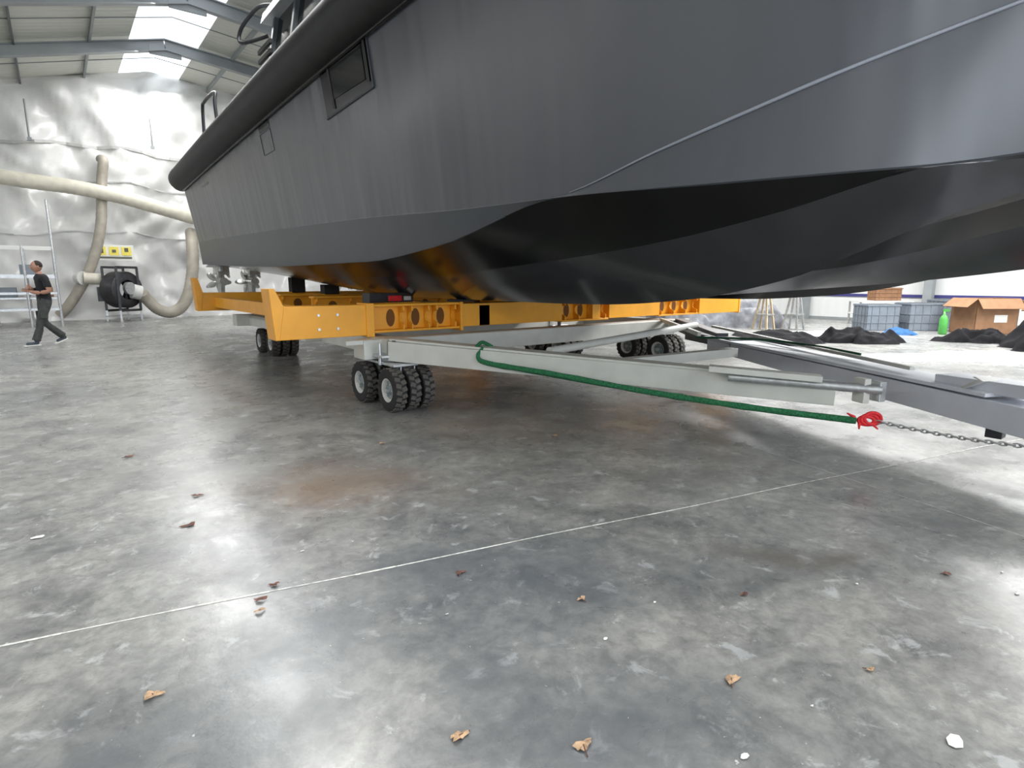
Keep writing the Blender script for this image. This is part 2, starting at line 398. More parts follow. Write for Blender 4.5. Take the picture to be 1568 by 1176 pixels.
for si in range(8):
    A=CV[order[si]];B=CV[order[si+1]]; nn=8 if si==0 else (3 if si==4 else 2)
    for side in(0,1):
        vs=[]
        for i in range(N+1):
            for j in range(nn+1):
                p=A[i].lerp(B[i],j/nn)
                if si==4: p.z-=.03*math.sin(math.pi*j/nn)*(1 if i<N*.85 else 0)
                if si==0:
                    f=min(1,max(0,(i/N-.6)/.3)); p.x+=.18*f*math.sin(math.pi*j/nn)*(1-i/N)*2
                vs.append(mir(p) if side else p)
        fs=[]
        for i in range(N):
            for j in range(nn):
                q=(i*(nn+1)+j,i*(nn+1)+j+1,(i+1)*(nn+1)+j+1,(i+1)*(nn+1)+j)
                fs.append(q if side else q[::-1])
        boat.add(vs,fs,mats[si],True)
tr=[CV[n][0] for n in order]; tr=tr+[mir(p) for p in tr[-2::-1]]
boat.add(tr,[tuple(range(len(tr)))],'hull')
dk=[];
for i in range(N+1): dk+= [CV['sheer'][i],mir(CV['sheer'][i])]
boat.add(dk,[(2*i,2*i+1,2*i+3,2*i+2) for i in range(N)],'cabin')
rp=[p+Vector((-.008,0,0)) for p in CV['rail'] if p.y<3.4]
boat.sweep(rp,lambda t:.003+.008*min(1,t*5),'railw',n=6,sub=1)
boat.sweep([p+Vector((-.003,0,0)) for p in CV['c2'] if p.y>3.6][::6],.007,'band',n=6,sub=2)
for side in(0,1):
    pts=[]
    for i in range(0,N+1,5):
        p=CV['sheer'][i]+Vector((-.06,0,.24))
        pts.append(mir(p) if side else p)
    e=Vector((pts[0].x+(.1 if not side else -.1),17.62,pts[0].z)); 
    boat.sweep([e]+pts,lambda t:.275*min(1,(t*60)**.5+.35),'fender',n=20,sub=2)
    boat.sweep([ (mir(CV['sheer'][i]+Vector((-.03,0,-.02))) if side else CV['sheer'][i]+Vector((-.03,0,-.02))) for i in range(0,N+1,5)],.03,'black',n=8,sub=2)
def hx(y,z):
    a=Vector((*interp(C['sheer'],y),0)); b=Vector((*interp(C['rail'],y),0)); t=(z-b.y)/(a.y-b.y); return b.x+(a.x-b.x)*t
def hullpatch(y0,y1,z0,z1,k,off,dz=0):
    vs=[(hx(y,z)+off,y,z) for (y,z) in((y0,z0),(y1,z0+dz),(y1,z1),(y0,z1))]
    boat.add(vs,[(0,1,2,3)],k)
hullpatch(6.14,7.5,3.50,3.99,'black',-.006,-.05)
hullpatch(6.3,7.2,3.60,3.95,'glass',-.012)
hullpatch(6.19,6.24,3.56,3.96,'fender',-.02); hullpatch(7.2,7.25,3.5,3.95,'fender',-.02)
boat.beam((hx(6.14,3.48)-.01,6.14,3.49),(hx(7.5,3.44)-.01,7.5,3.44),.02,.02,'band')
boat.beam((hx(6.14,3.48)-.01,6.14,3.49),(hx(6.14,3.95)-.01,6.14,3.97),.02,.02,'band')
hullpatch(9.75,10.3,3.78,3.92,'black',-.006)
def outline(y0,y1,z0,z1,w=.008,k='band'):
    for a,b in(((y0,z0),(y1,z0)),((y1,z0),(y1,z1)),((y1,z1),(y0,z1)),((y0,z1),(y0,z0))):
        boat.beam((hx(*a)-.004,*a),(hx(*b)-.004,*b),w,w,k)
outline(9.75,10.3,3.45,3.76); 
hullpatch(14.6,15.3,3.55,3.6,'black',-.006)
for yy in(16.6,17.0): boat.cyl((hx(yy,2.9)+.02,yy,3.3),(hx(yy,2.9)-.01,yy,3.3),.04,'black',12)
def cab(y0,y1,z0,z1,xi,k,tb=.25):
    vs=[(xi,y0,z0),(xi,y1,z0),(xi+tb,y1,z1),(xi+tb,y0+.2,z1),(11.4-xi,y0,z0),(11.4-xi,y1,z0),(11.4-xi-tb,y1,z1),(11.4-xi-tb,y0+.2,z1)]
    boat.add(vs,[(0,3,2,1),(4,5,6,7),(0,1,5,4),(3,7,6,2),(1,2,6,5),(0,4,7,3)],k)
cab(3.2,11.9,4.0,5.05,3.4,'cabin',.1)
cab(3.6,11.7,5.05,6.1,3.5,'glass',.2)
cab(3.2,12.0,6.1,6.28,3.5,'cabinw',.05)
cab(4.5,11.2,6.28,7.2,4.0,'cabin',.3)
for yy in(11.6,10.4,8.8,6.9): boat.beam((3.49,yy,5.05),(3.69,yy,6.12),.1,.12,'cabin')
for i in range(7):
    zz=4.6+i*.16; boat.beam((3.42,11.95,zz),(3.42,11.2,zz),.05,.07,'fender')
boat.beam((3.45,11.75,5.07),(3.45,3.4,5.07),.05,.06,'cabinw')
def loop(pts,r=.022,k='darksteel'): boat.sweep(pts,r,k,n=8,sub=5)
loop([(3.6,11.95,5.9),(3.35,12.2,5.82),(3.25,12.45,5.85),(3.25,12.55,5.98),(3.3,12.4,6.15),(3.5,12.1,6.4),(3.7,11.95,6.45)],.035)
loop([(3.05,13.8,4.1),(3.0,13.8,5.0),(3.05,13.95,5.3),(3.05,15.0,5.35),(3.05,15.25,5.2),(3.05,15.35,4.1)],.035)
loop([(3.05,13.82,4.75),(3.05,15.25,4.75)],.02); loop([(3.05,13.8,4.5),(3.05,15.3,4.5)],.02)
loop([(3.2,15.3,4.1),(3.5,15.6,4.7),(4,15.8,4.8)],.03)
for yy in(12.5,13.3): boat.box((3.1,yy,4.35),(.16,.3,.14),'darksteel')
# stern drives with contra-rotating propellers, trim rams and brackets
for xx in(3.65,4.45,6.95,7.75):
    boat.prism([(xx-.14,17.4,2.15),(xx-.14,17.75,2.1),(xx-.14,18.1,1.9),(xx-.14,18.05,1.6),(xx-.14,17.4,1.6)],(.28,0,0),'bronze')
    boat.prism([(xx-.05,17.6,1.62),(xx-.05,18.15,1.66),(xx-.05,18.05,1.10),(xx-.05,17.7,1.05)],(.1,0,0),'bronze')
    boat.cyl((xx,17.45,1.42),(xx,18.4,1.42),.11,'bronze',14,.06)
    boat.box((xx,17.85,1.63),(.34,.6,.03),'galv')
    for q in range(5):
        a=2*math.pi*q/5+xx
        for yy,s2 in((18.15,1),(18.34,-1)):
            c=Vector((xx+.18*math.cos(a),yy,1.42+.18*math.sin(a)))
            R=Matrix.Rotation(-a,3,'Y')@Matrix.Rotation(.7*s2,3,'X')
            boat.ell(c,(.16,.018,.10),'bronze',10,R)
    for s3 in(-.12,.12): boat.cyl((xx+s3,17.42,1.55),(xx+s3,18.0,1.75),.035,'hub',10)
for xx in(3.3,5.2): boat.prism([(xx,17.3,1.88),(xx+.5,17.3,1.88),(xx+.5,17.8,1.80),(xx,17.8,1.80)],(0,0,.03),'galv')
for xx in(3.4,5.0): boat.cyl((xx,16.6,1.8),(xx,16.6,1.68),.05,'galv',12)
boat.build()

# ---------------------------------------------------------------- trailer
T=MB('boat_trailer')
def ibeamX(x0,x1,y,z0,z1,w,k='yellow'):
    T.box(((x0+x1)/2,y,z1-.015),(x1-x0,w,.03),k); T.box(((x0+x1)/2,y,z0+.015),(x1-x0,w,.03),k)
    T.box(((x0+x1)/2,y,(z0+z1)/2),(x1-x0,.03,z1-z0-.06),k)
def yplate(x,y,z0,z1,w,k='yellow'):
    h=z1-z0
    pts=[(x,y,z0+.03),(x,y-w,z0+.03),(x,y-w,z0+.09),(x,y-w*.45,z0+h*.35),(x,y-w*.3,z0+h*.5),(x,y-w*.45,z0+h*.68),(x,y-w,z1-.09),(x,y-w,z1-.03),(x,y,z1-.03)]
    T.prism(pts,(.02,0,0),k)
def oval(x,y,z,rx,rzz,k='holeshade'):  # flat oval painted as the shade inside a cutout
    n=16; T.add([(x+rx*math.cos(6.2832*i/n),y,z+rzz*math.sin(6.2832*i/n)) for i in range(n)],[tuple(range(n))],k)
Y0=6.62
z0,z1=.80,1.165
def boxX(x0,x1,y,z0,z1,w=.3): 
    T.box(((x0+x1)/2,y,(z0+z1)/2),(x1-x0,w,z1-z0),'yellow')
boxX(1.86,2.88,Y0,z0,z1,.24)
boxX(4.22,6.05,Y0,z0+.04,z1-.02,.24); boxX(7.1,8.4,Y0,z0+.04,z1-.02,.24); boxX(9.6,10.95,Y0,z0+.02,z1,.24)
for (a,b,ps) in((2.88,4.22,(3.36,3.48,3.72,3.84,4.12)),(6.05,7.1,(6.1,6.4,6.7,7.0)),(8.4,9.6,(8.45,8.8,9.15,9.5))):
    ibeamX(a,b,Y0+.02,z0+.02,z1,.26)
    for xx in ps: yplate(xx,Y0+.02,z0+.02,z1,.15)
for xx in(3.25,3.60,3.97,6.25,6.55,6.85,8.62,8.97,9.32): oval(xx,Y0+.02-.0165,.99,.06,.11)
T.box((2.92,Y0,.98),(.1,.28,.40),'yellow')
T.box((4.22,Y0,.98),(.04,.28,.38),'yellow')
for xx in(2.3,2.52):
    for zz in(.9,1.06): T.cyl((xx,Y0-.12,zz),(xx,Y0-.135,zz),.016,'galv',10)
T.prism([(1.82,Y0-.13,.80),(1.86,Y0-.13,.80),(1.93,Y0-.13,1.165),(1.84,Y0-.13,1.36),(1.78,Y0-.13,1.36)],(0,.3,0),'yellow')
T.prism([(10.95,Y0-.13,.80),(10.99,Y0-.13,.80),(11.02,Y0-.13,1.36),(10.95,Y0-.13,1.36)],(0,.3,0),'yellow')
Y1=13.4
boxX(2.3,9.6,Y1,.83,1.2,.24)
T.prism([(2.24,Y1-.13,.83),(2.3,Y1-.13,.83),(2.36,Y1-.13,1.2),(2.28,Y1-.13,1.5),(2.2,Y1-.13,1.5)],(0,.3,0),'yellow')
for ym in(9.6,11.4):
    ibeamX(3.3,8.2,ym,.86,1.19,.24)
    for i in range(9): yplate(3.35+i*.59,ym,.86,1.19,.11)
    for i in range(8): oval(3.65+i*.59,ym-.0165,1.02,.08,.09)
T.box((2.62,(Y1+8.7)/2,1.0),(.12,Y1-8.7,.2),'yellow')
T.box((9.3,(Y1+8.7)/2,1.0),(.12,Y1-8.7,.2),'yellow')
for xx in(4.6,6.8): T.box((xx,10,.98),(.18,7.0,.28),'yellow')
for xx in(4.3,7.1):
    for yy,zt in((Y0,1.2),(11.4,1.37),(13.4,1.52)): T.box((xx,yy,(1.165+zt)/2),(.3,.24,zt-1.165-.005),'rubber')
T.box((3.85,7.9,1.20),(.7,.25,.14),'darksteel'); T.box((3.9,7.77,1.19),(.22,.01,.08),'red'); T.box((4.1,7.77,1.19),(.12,.01,.06),'hub')
T.box((5.7,6.35,.66),(6.0,.3,.22),'frame')
T.box((5.7,12.3,.68),(6.0,.3,.22),'frame')
for xx in(3.05,8.35): T.box((xx,9.3,.68),(.24,6.4,.2),'frame')
T.beam((2.5,6.25,.75),(8.9,6.25,.75),.06,.05,'frame')
T.beam((2.95,6.0,.66),(5.0,2.05,.53),.16,.22,'frame',.16,.19)
T.beam((3.0,6.03,.785),(4.75,2.55,.655),.2,.025,'frame')
T.beam((8.45,6.1,.70),(6.9,4.3,.66),.16,.2,'darksteel',.16,.2)
T.beam((8.2,6.3,.78),(6.75,4.55,.74),.05,.06,'frame')
T.cyl((4.1,4.6,.70),(7.4,5.05,.80),.045,'frame',14)
T.beam((4.3,3.9,.62),(6.2,3.7,.62),.12,.1,'frame')
T.beam((4.4,2.85,.70),(4.85,2.1,.66),.14,.05,'frame')
T.cyl((4.5,2.72,.63),(5.12,1.75,.585),.04,'galv',14)
T.box((5.08,1.88,.57),(.06,.12,.2),'frame',Matrix.Rotation(-.45,3,'Z'))
T.box((5.14,1.78,.57),(.06,.10,.16),'galv',Matrix.Rotation(-.45,3,'Z'))
T.beam((6.95,4.4,.60),(4.75,-.15,.48),.30,.14,'bluegrey',.42,.22)
T.beam((6.95,4.4,.70),(5.3,1.0,.645),.42,.03,'bluegrey')
T.prism([(5.42,1.35,.66),(5.56,1.29,.66),(5.50,1.16,.74),(5.36,1.22,.74)],(-.22,-.1,0),'white')
T.beam((5.5,1.42,.68),(5.2,.8,.70),.26,.09,'bluegrey')
T.beam((7.3,5.0,.66),(6.7,3.9,.66),.3,.12,'darksteel')
T.box((5.35,1.05,.36),(.12,.1,.1),'darksteel')
T.beam((7.6,4.9,.78),(5.6,1.7,.72),.05,.03,'frame')
def wheel(x,y,r=.245,w=.135,hub='hubdk'):
    T.lathe((x,y,r),(1,0,0),[(r*.52,-w*.46),(r*.72,-w*.5),(r*.93,-w*.5),(r*.985,-w*.38),(r*.985,w*.38),(r*.93,w*.5),(r*.72,w*.5),(r*.52,w*.46)],'rubber',36)
    T.lathe((x,y,r),(1,0,0),[(0.001,-w*.30),(r*.18,-w*.36),(r*.22,-w*.25),(r*.42,-w*.2)],hub,28)
    T.lathe((x,y,r),(1,0,0),[(r*.42,-w*.2),(r*.5,-w*.47),(r*.55,-w*.48)],'hub',28)
    T.lathe((x,y,r),(1,0,0),[(0.001,w*.30),(r*.18,w*.36),(r*.22,w*.25),(r*.42,w*.2),(r*.52,w*.47),(r*.56,w*.47)],hub,28)
    for i in range(6):
        a=2*math.pi*i/6; T.cyl((x-w*.25,y+r*.32*math.cos(a),r+r*.32*math.sin(a)),(x-w*.36,y+r*.32*math.cos(a),r+r*.32*math.sin(a)),.012,'galv',6)
    n=20
    for i in range(n):
        for sgn in(-1,1):
            a=2*math.pi*(i+(.5 if sgn>0 else 0))/n
            R=Matrix.Rotation(a,3,'X')@Matrix.Rotation(.3*sgn,3,'Z')
            c=Vector((x+sgn*w*.24,y,r))+Matrix.Rotation(a,3,'X')@Vector((0,0,r*.985))
            T.box(c,(w*.46,2*math.pi*r/n*.62,.014),'tread',R)
def bogie(x,y):
    for xx in(-.16,.015,.19):
        wheel(x+xx,y-.34); wheel(x+xx-.02,y+.36)
    T.cyl((x-.25,y-.34,.245),(x+.28,y-.34,.245),.03,'galv',10); T.cyl((x-.25,y+.36,.245),(x+.28,y+.36,.245),.03,'galv',10)
    T.beam((x-.02,y-.42,.52),(x-.02,y+.42,.52),.3,.03,'galv')
    for xx in(-.07,.10):
        T.prism([(x+xx,y-.38,.24),(x+xx,y-.30,.24),(x+xx,y-.1,.5),(x+xx,y-.38,.5)],(.02,0,0),'galv')
        T.prism([(x+xx,y+.40,.24),(x+xx,y+.32,.24),(x+xx,y+.1,.5),(x+xx,y+.40,.5)],(.02,0,0),'galv')
    T.cyl((x,y,.5),(x,y,.62),.11,'galv',16); T.box((x,y,.60),(.4,.4,.03),'galv')
    T.box((x-.05,y-.22,.68),(.05,.05,.2),'darksteel'); T.cyl((x-.18,y-.1,.5),(x-.18,y-.1,.75),.02,'galv',8)
bogie(3.0,6.15); bogie(3.38,12.0); bogie(8.5,6.75); bogie(8.5,12.0); bogie(7.5,8.3)
T.box((5.7,8.3,.68),(6.0,.2,.18),'frame')
T.build(bevel=.006)

# ---------------------------------------------------------------- straps and chain
o=MB('green_sling')
def slr(t): return (.016+.011*min(1,t*3))*(1+.22*noise.noise(Vector((t*30,0,0))))
o.sweep([(3.46,4.92,.76),(3.40,4.93,.66),(3.46,4.8,.60),(3.75,4.15,.545),(4.15,3.3,.45),(4.55,2.5,.385),(4.93,1.84,.345)],slr,'green',n=10,sub=10)
o.sweep([(3.47,4.8,.59),(3.77,4.14,.52),(4.17,3.29,.435),(4.57,2.5,.37),(4.93,1.85,.335)],lambda t:.014*(1+.3*noise.noise(Vector((t*25,3,0)))),'green',n=8,sub=10)
o.sweep([(3.42,4.98,.76),(3.52,5.02,.80),(3.6,4.95,.75)],.02,'green',n=8)
o.sweep([(6.3,4.3,.74),(6.5,3.6,.76),(6.35,2.9,.76),(6.1,2.3,.74)],.014,'greendk',n=8)
o.build()
o=MB('green_sling'); o.sweep([(6.2,1.9,.55),(5.95,1.3,.5),(5.75,.9,.42)],.03,'green',n=8)
o.sweep([(5.9,1.15,.5),(5.93,1.1,.54),(5.87,1.05,.47),(5.85,1.12,.45)],.02,'red',n=8,closed=True); o.build()
o=MB('red_shackle')
c=Vector((4.97,1.78,.35))
for k in range(3):
    pts=[c+Vector((.04*math.cos(a)*(1 if k else .8)+k*.012,-.045*math.cos(a)-k*.018,.034*math.sin(a)*(1+.2*k)+.01*k)) for a in[2*math.pi*i/8 for i in range(8)]]
    o.sweep(pts,.014,'red',n=8,sub=3,closed=True)
for a,b in(((4.95,1.82,.33),(4.90,1.80,.29)),((5.0,1.75,.33),(5.0,1.70,.29)),((4.93,1.85,.37),(4.9,1.9,.40))): o.cyl(a,b,.014,'red',8,.006)
o.build()
o=MB('tow_chain')
a=Vector((5.01,1.72,.35)); b=Vector((5.05,.35,.40)); n=36
for i in range(n):
    t=(i+.5)/n; p=a.lerp(b,t); p.z-=.04*math.sin(math.pi*t); d=(b-a).normalized()
    up=Vector((0,0,1)); sd=d.cross(up).normalized(); side=sd if i%2 else up
    side=(side+.4*(up if i%2 else sd)).normalized()
    pts=[p+d*.027*math.cos(q)+side*.015*math.sin(q) for q in[2*math.pi*j/8 for j in range(8)]]
    o.sweep(pts,.0055,'chain',n=6,sub=1,closed=True)
o.build()

# ---------------------------------------------------------------- back-of-hall equipment
o=MB('ventilation_duct')
o.sweep([(-4,25.6,5.2),(-2.4,25.6,4.95),(-.6,25.5,4.7),(.8,25.5,4.6),(2.1,25.5,4.4),(3.3,25.5,4.1),(4.5,25.6,3.8),(5.6,25.9,3.6)],.24,'duct',n=16,sub=14,rib=.05)
o.build()
o=MB('ventilation_duct')
o.sweep([(1.8,26.4,5.75),(1.82,26.0,5.6),(1.7,25.95,4.9),(1.5,25.5,3.4),(1.2,25.5,2.3),(.8,25.5,1.4),(.3,25.5,.6),(0,25.6,.25)],.16,'ductg',n=14,sub=14,rib=.05)
o.build()
o=MB('ventilation_duct')
o.sweep([(2.45,24.9,.98),(2.6,25.0,.75),(2.9,25.0,.4),(3.3,25.0,.27),(3.7,25.0,.5),(4.0,25.0,1.1),(4.2,25.1,2.0),(4.3,25.4,2.9),(4.4,26,3.3)],.2,'ductg',n=16,sub=12,rib=.06)
o.build()
o=MB('extraction_fan'); cx,cy,cz=1.85,25.0,1.12
o.lathe((cx,cy,cz),(.62,-.78,0),[(.34,-.28),(.62,-.28),(.64,-.24),(.64,.24),(.62,.28),(.34,.28)],'darksteel',36)
Rz=Matrix.Rotation(math.atan2(-.78,.62),3,'Z')
for sx in(-.3,.3):
    for a,b in(((-.42,-.72),(.42,-.72)),((.42,-.72),(.42,.78)),((.42,.78),(-.42,.78)),((-.42,.78),(-.42,-.72))):
        pa=Vector((cx,cy,cz))+Rz@Vector((sx,a[0],a[1])); pb=Vector((cx,cy,cz))+Rz@Vector((sx,b[0],b[1]))
        o.beam(pa,pb,.08,.08,'darksteel')
for sx in(-.3,.3):
    for sy in(-.42,.42):
        pa=Vector((cx,cy,cz-.7))+Rz@Vector((sx,sy,0)); o.beam(pa,(pa.x,pa.y,0),.06,.06,'galv')
        o.cyl((pa.x,pa.y,.06),(pa.x,pa.y,0),.06,'galv',10)
pa=Vector((cx,cy,.2)); o.box(pa,(.6,1.0,.04),'galv',Rz)
o.cyl(Vector((cx,cy,cz))+Rz@Vector((.28,0,.05)),Vector((cx,cy,cz))+Rz@Vector((.4,.0,.05)),.22,'galv',24)
o.cyl((cx-.35,cy+.3,cz+.35),(cx-1.05,cy+.3,cz+.4),.2,'duct',18); o.cyl((cx-1.05,cy+.3,cz+.4),(cx-1.2,cy+.5,cz+.4),.24,'hub',18,.2)
o.cyl((cx+.3,cy-.1,cz-.05),(cx+.55,cy-.05,cz-.12),.26,'hub',18)
o.box((cx-.62,cy+.1,cz-.15),(.2,.2,.5),'darksteel')
o.build()
o=MB('safety_poster'); 
o.box((1.85,25.95,2.45),(1.15,.02,.55),'signw')
for i,(xx,zz,w,h,k) in enumerate([(1.45,2.5,.26,.3,'signy'),(1.82,2.5,.3,.3,'signy'),(2.2,2.5,.3,.3,'signy'),(1.85,2.27,1.0,.06,'signd'),(2.2,2.55,.12,.14,'signd'),(1.45,2.5,.1,.16,'signd'),(1.82,2.5,.12,.1,'signd')]):
    o.box((xx,25.93-.004*i,zz),(w,.01,h),k)
o.build()
o=MB('scaffold_frame')
for xx in(-2.4,-1.55,-.7,.05):
    for yy in(23.4,24.6): o.cyl((xx,yy,0),(xx,yy,2.5 if xx<0 else 3.9 if yy<24 else 2.5),.04,'galv',10)
for zz in(.55,1.05,1.55,2.45):
    for yy in(23.4,24.6): o.beam((-3.6,yy,zz),(.05,yy,zz),.05,.07,'galv' if zz<2 else 'white')
for xx in(-2.4,-1.55,-.7,.05): o.beam((xx,23.4,2.4),(xx,24.6,2.4),.05,.05,'galv')
o.box((-1.8,24,.9),(3.6,1.1,.05),'galv'); o.box((-1.8,24,1.6),(3.6,1.1,.05),'galv')
for xx,zz,k2 in((-1.2,.93,'tote'),(-.3,.93,'card'),(-1.9,1.63,'white'),(-.6,1.63,'tote')): o.box((xx,23.9,zz+.15),(.45,.5,.3),k2)
o.build()
o=MB('hanging_rod'); o.cyl((-.15,26.0,6.1),(-.15,26.0,7.35),.03,'purlin',8); o.box((-.15,26,6.1),(.12,.1,.1),'purlin'); o.build()
o=MB('hanging_rod'); o.cyl((3.4,26.0,6.3),(3.4,26.0,7.3),.03,'purlin',8); o.box((3.4,26,6.3),(.12,.1,.1),'purlin'); o.build()

# ---------------------------------------------------------------- clutter on the right
def pile(name,c,sx,sy,h,k,seed,rot=0,n=56,flat=False):
    o=MB(name); vs=[]; R=Matrix.Rotation(rot,3,'Z')
    for i in range(n+1):
        for j in range(n+1):
            u=-1+2*i/n; v=-1+2*j/n; 
            ang=math.atan2(v,u)
            lobe=1+.22*math.sin(2*ang+seed)+.16*math.sin(3*ang+seed*2.1)+.10*math.sin(7*ang+seed)
            e=(u*u+v*v)**.5/ (.78*lobe); rr=max(0,1-e)
            wx=u*1.6+.5*noise.noise(Vector((u*2,v*2,seed+5))); 
            fold=1-abs(noise.noise(Vector((wx+seed,v*1.3,2))))*2.6
            fold2=1-abs(noise.noise(Vector((v*3.2+seed,wx*2.2,4))))*2.4
            body=.45+.45*noise.noise(Vector((u*1.5+seed*1.7,v*1.5,9)))
            z=h*(min(1,rr*2.6)**.6)*max(.12,body+.28*fold+.16*fold2)
            p=R@Vector((u*sx,v*sy,0))
            vs.append((c[0]+p.x,c[1]+p.y,z if rr>0 else 0.0))
    keep=[]
    for i in range(n):
        for j in range(n):
            idx=(i*(n+1)+j,(i+1)*(n+1)+j,(i+1)*(n+1)+j+1,i*(n+1)+j+1)
            if any(vs[t][2]>.0005 for t in idx): keep.append(idx)
    vs=[(a,b,max(cz,.003)) for a,b,cz in vs]
    o.add(vs,keep,k,True); return o.build()
pile('black_tarpaulin_pile',(13.0,6.9),1.5,.7,.36,'cloth',3,-.6)
pile('black_tarpaulin_pile',(14.9,5.6),1.1,.55,.38,'cloth',9,-.6)
pile('black_tarpaulin_pile',(16.6,2.5),1.4,1.1,.62,'cloth',5,-.4)
pile('black_tarpaulin_pile',(17.2,4.0),.9,.55,.38,'cloth',15,-.6)
pile('blue_tarpaulin',(18.0,5.9),.6,.35,.18,'blue',11,-.7)
pile('grey_fabric_pile',(17.0,10.0),1.7,.8,.9,'clothg',2,-.6)
pile('grey_fabric_pile',(15.2,11.2),1.1,.8,.75,'clothg',22,-.6)
pile('plastic_film',(13.4,3.3),2.6,1.0,.10,'filmfloor',8,-.6)
pile('plastic_film',(15.6,7.5),1.4,.6,.12,'filmfloor',18,-.6)
def crate(name,c,d,k,rot,openb=True,flaps=False):
    o=MB(name); R=Matrix.Rotation(rot,3,'Z'); C0=Vector(c); w,l,h=d; t=.02
    def b(p,s,kk=k): o.box(C0+R@Vector(p),s,kk,R)
    b((0,0,t/2),(w,l,t)); b((-w/2+t/2,0,h/2),(t,l,h)); b((w/2-t/2,0,h/2),(t,l,h)); b((0,-l/2+t/2,h/2),(w,t,h)); b((0,l/2-t/2,h/2),(w,t,h))
    if flaps:
        for sx in(-1,1):
            RR=R@Matrix.Rotation(sx*.7,3,'Y'); o.box(C0+R@Vector((sx*(w/2+.13),0,h-.1)),(.36,l,.012),k,RR)
            RR=R@Matrix.Rotation(-sx*.9,3,'X'); o.box(C0+R@Vector((0,sx*(l/2+.1),h-.12)),(w,.33,.012),k,RR)
        b((.1,-l/2-.005,h*.45),(.35,.005,.2),'signw')
    else:
        for zz in(h-.03,h*.6,h*.3): b((0,0,zz),(w+.04,l+.04,.035)) if zz==h-.03 else (b((0,-l/2,zz),(w,.03,.02)),b((-w/2,0,zz),(.03,l,.02)))
        for q in(-.35,-.12,.12,.35): b((q*w,-l/2,h/2),(.02,.03,h*.9)); b((-w/2,q*l,h/2),(.03,.02,h*.9))
        b((0,0,h-.02),(w-.04,l-.04,.02),'darksteel' )
    return o.build()
r0=-.66
crate('grey_tote',(19.1,6.9,0),(.95,.7,.76),'tote',r0)
crate('grey_tote',(20.0,6.1,0),(.95,.7,.80),'tote',r0)
crate('grey_tote',(21.9,5.9,0),(.85,.7,.86),'tote',r0)
crate('cardboard_box',(20.2,4.6,0),(1.15,.9,.95),'card',r0,flaps=True)
crate('cardboard_box',(21.5,3.3,0),(.9,.8,.85),'card',r0+.2,flaps=True)
o=MB('storage_shelf')
for xx,yy in((20.8,8.0),(22.1,7.0)):
    for d in(0,.6): o.box((xx+d*.6,yy+d*.78,.38),(.05,.05,.76),'galv')
for zz in(.35,.75):
    o.prism([(20.7,8.0,zz),(22.1,6.9,zz),(22.5,7.4,zz),(21.1,8.5,zz)],(0,0,.04),'white')
o.build()
crate('cardboard_box',(21.7,7.65,.79),(.85,.45,.42),'card',r0)
o=MB('spray_bottle'); o.lathe((18.9,5.15,0),(0,0,1),[(.001,0),(.09,0),(.1,.03),(.1,.4),(.065,.5),(.03,.54),(.03,.62),(.001,.62)],'lime',18); o.box((18.9,5.12,.65),(.05,.14,.07),'lime'); o.build()
o=MB('trestle_stand')
for k2,(xx,yy) in enumerate(((16.6,9.0),(17.3,8.45))):
    for s1 in(-1,1):
        for s2 in(-1,1): o.beam((xx+s1*.22,yy+s2*.22,0),(xx+s1*.08,yy+s2*.08,1.1),.05,.05,'galv' if k2 else 'wood')
    o.box((xx,yy,1.12),(.35,.35,.05),'wood'); o.box((xx,yy,.45),(.42,.42,.03),'galv')
o.beam((16.5,9.1,1.18),(17.5,8.3,1.18),.12,.07,'white'); o.build()
o=MB('workbench')
o.box((18.6,12.2,.86),(2.4,.8,.05),'wood',Matrix.Rotation(r0,3,'Z'))
for s1 in(-1.1,1.1):
    for s2 in(-.35,.35):
        p=Matrix.Rotation(r0,3,'Z')@Vector((s1,s2,0)); o.box((18.6+p.x,12.2+p.y,.42),(.06,.06,.84),'galv')
for i in range(7):
    p=Matrix.Rotation(r0,3,'Z')@Vector((-1+i*.32,random.uniform(-.25,.2),0)); hh=random.uniform(.08,.25)
    o.box((18.6+p.x,12.2+p.y,.88+hh/2),(.18,.2,hh),random.choice(['card','tote','clothg','white','red']),Matrix.Rotation(i,3,'Z'))
o.build()

# ---------------------------------------------------------------- leaves
leaves=[((.114,2.207),.075,0),((.865,1.384),.07,0),((1.154,1.112),.075,0),((1.803,.995),.08,0),((2.261,.7),.045,0),((3.358,.762),.06,1),((2.379,1.281),.05,1),((1.446,2.272),.06,1),((.554,2.529),.05,0),((.674,2.724),.05,1),((.587,2.624),.06,1),((.476,3.756),.09,1),((.605,4.262),.08,1),((.329,5.6),.09,1),((2.16,4.663),.07,0),((3.565,3.901),.08,0),((1.75,1.72),.05,0)]
o=MB('fallen_leaves')
for (x,y),s,dk in leaves:
    a0=random.uniform(0,6.28); n=14; pts=[]
    for i in range(n):
        a=2*math.pi*i/n; r=s*.5*(.55+.45*abs(math.cos(a*1.5)))*(.8+.4*random.random())
        pts.append(Vector((x+r*math.cos(a+a0),y+.6*r*math.sin(a+a0),.004+.012*random.random())))
    c=Vector((x,y,.009)); o.add([c]+pts,[(0,1+i,1+(i+1)%n) for i in range(n)],'leafdk' if dk else 'leaf')
    o.cyl((x,y,.01),(x+.6*s*math.cos(a0),y+.6*s*math.sin(a0),.006),.002,'leafdk',5)
o.build()
o=MB('paper_scraps')
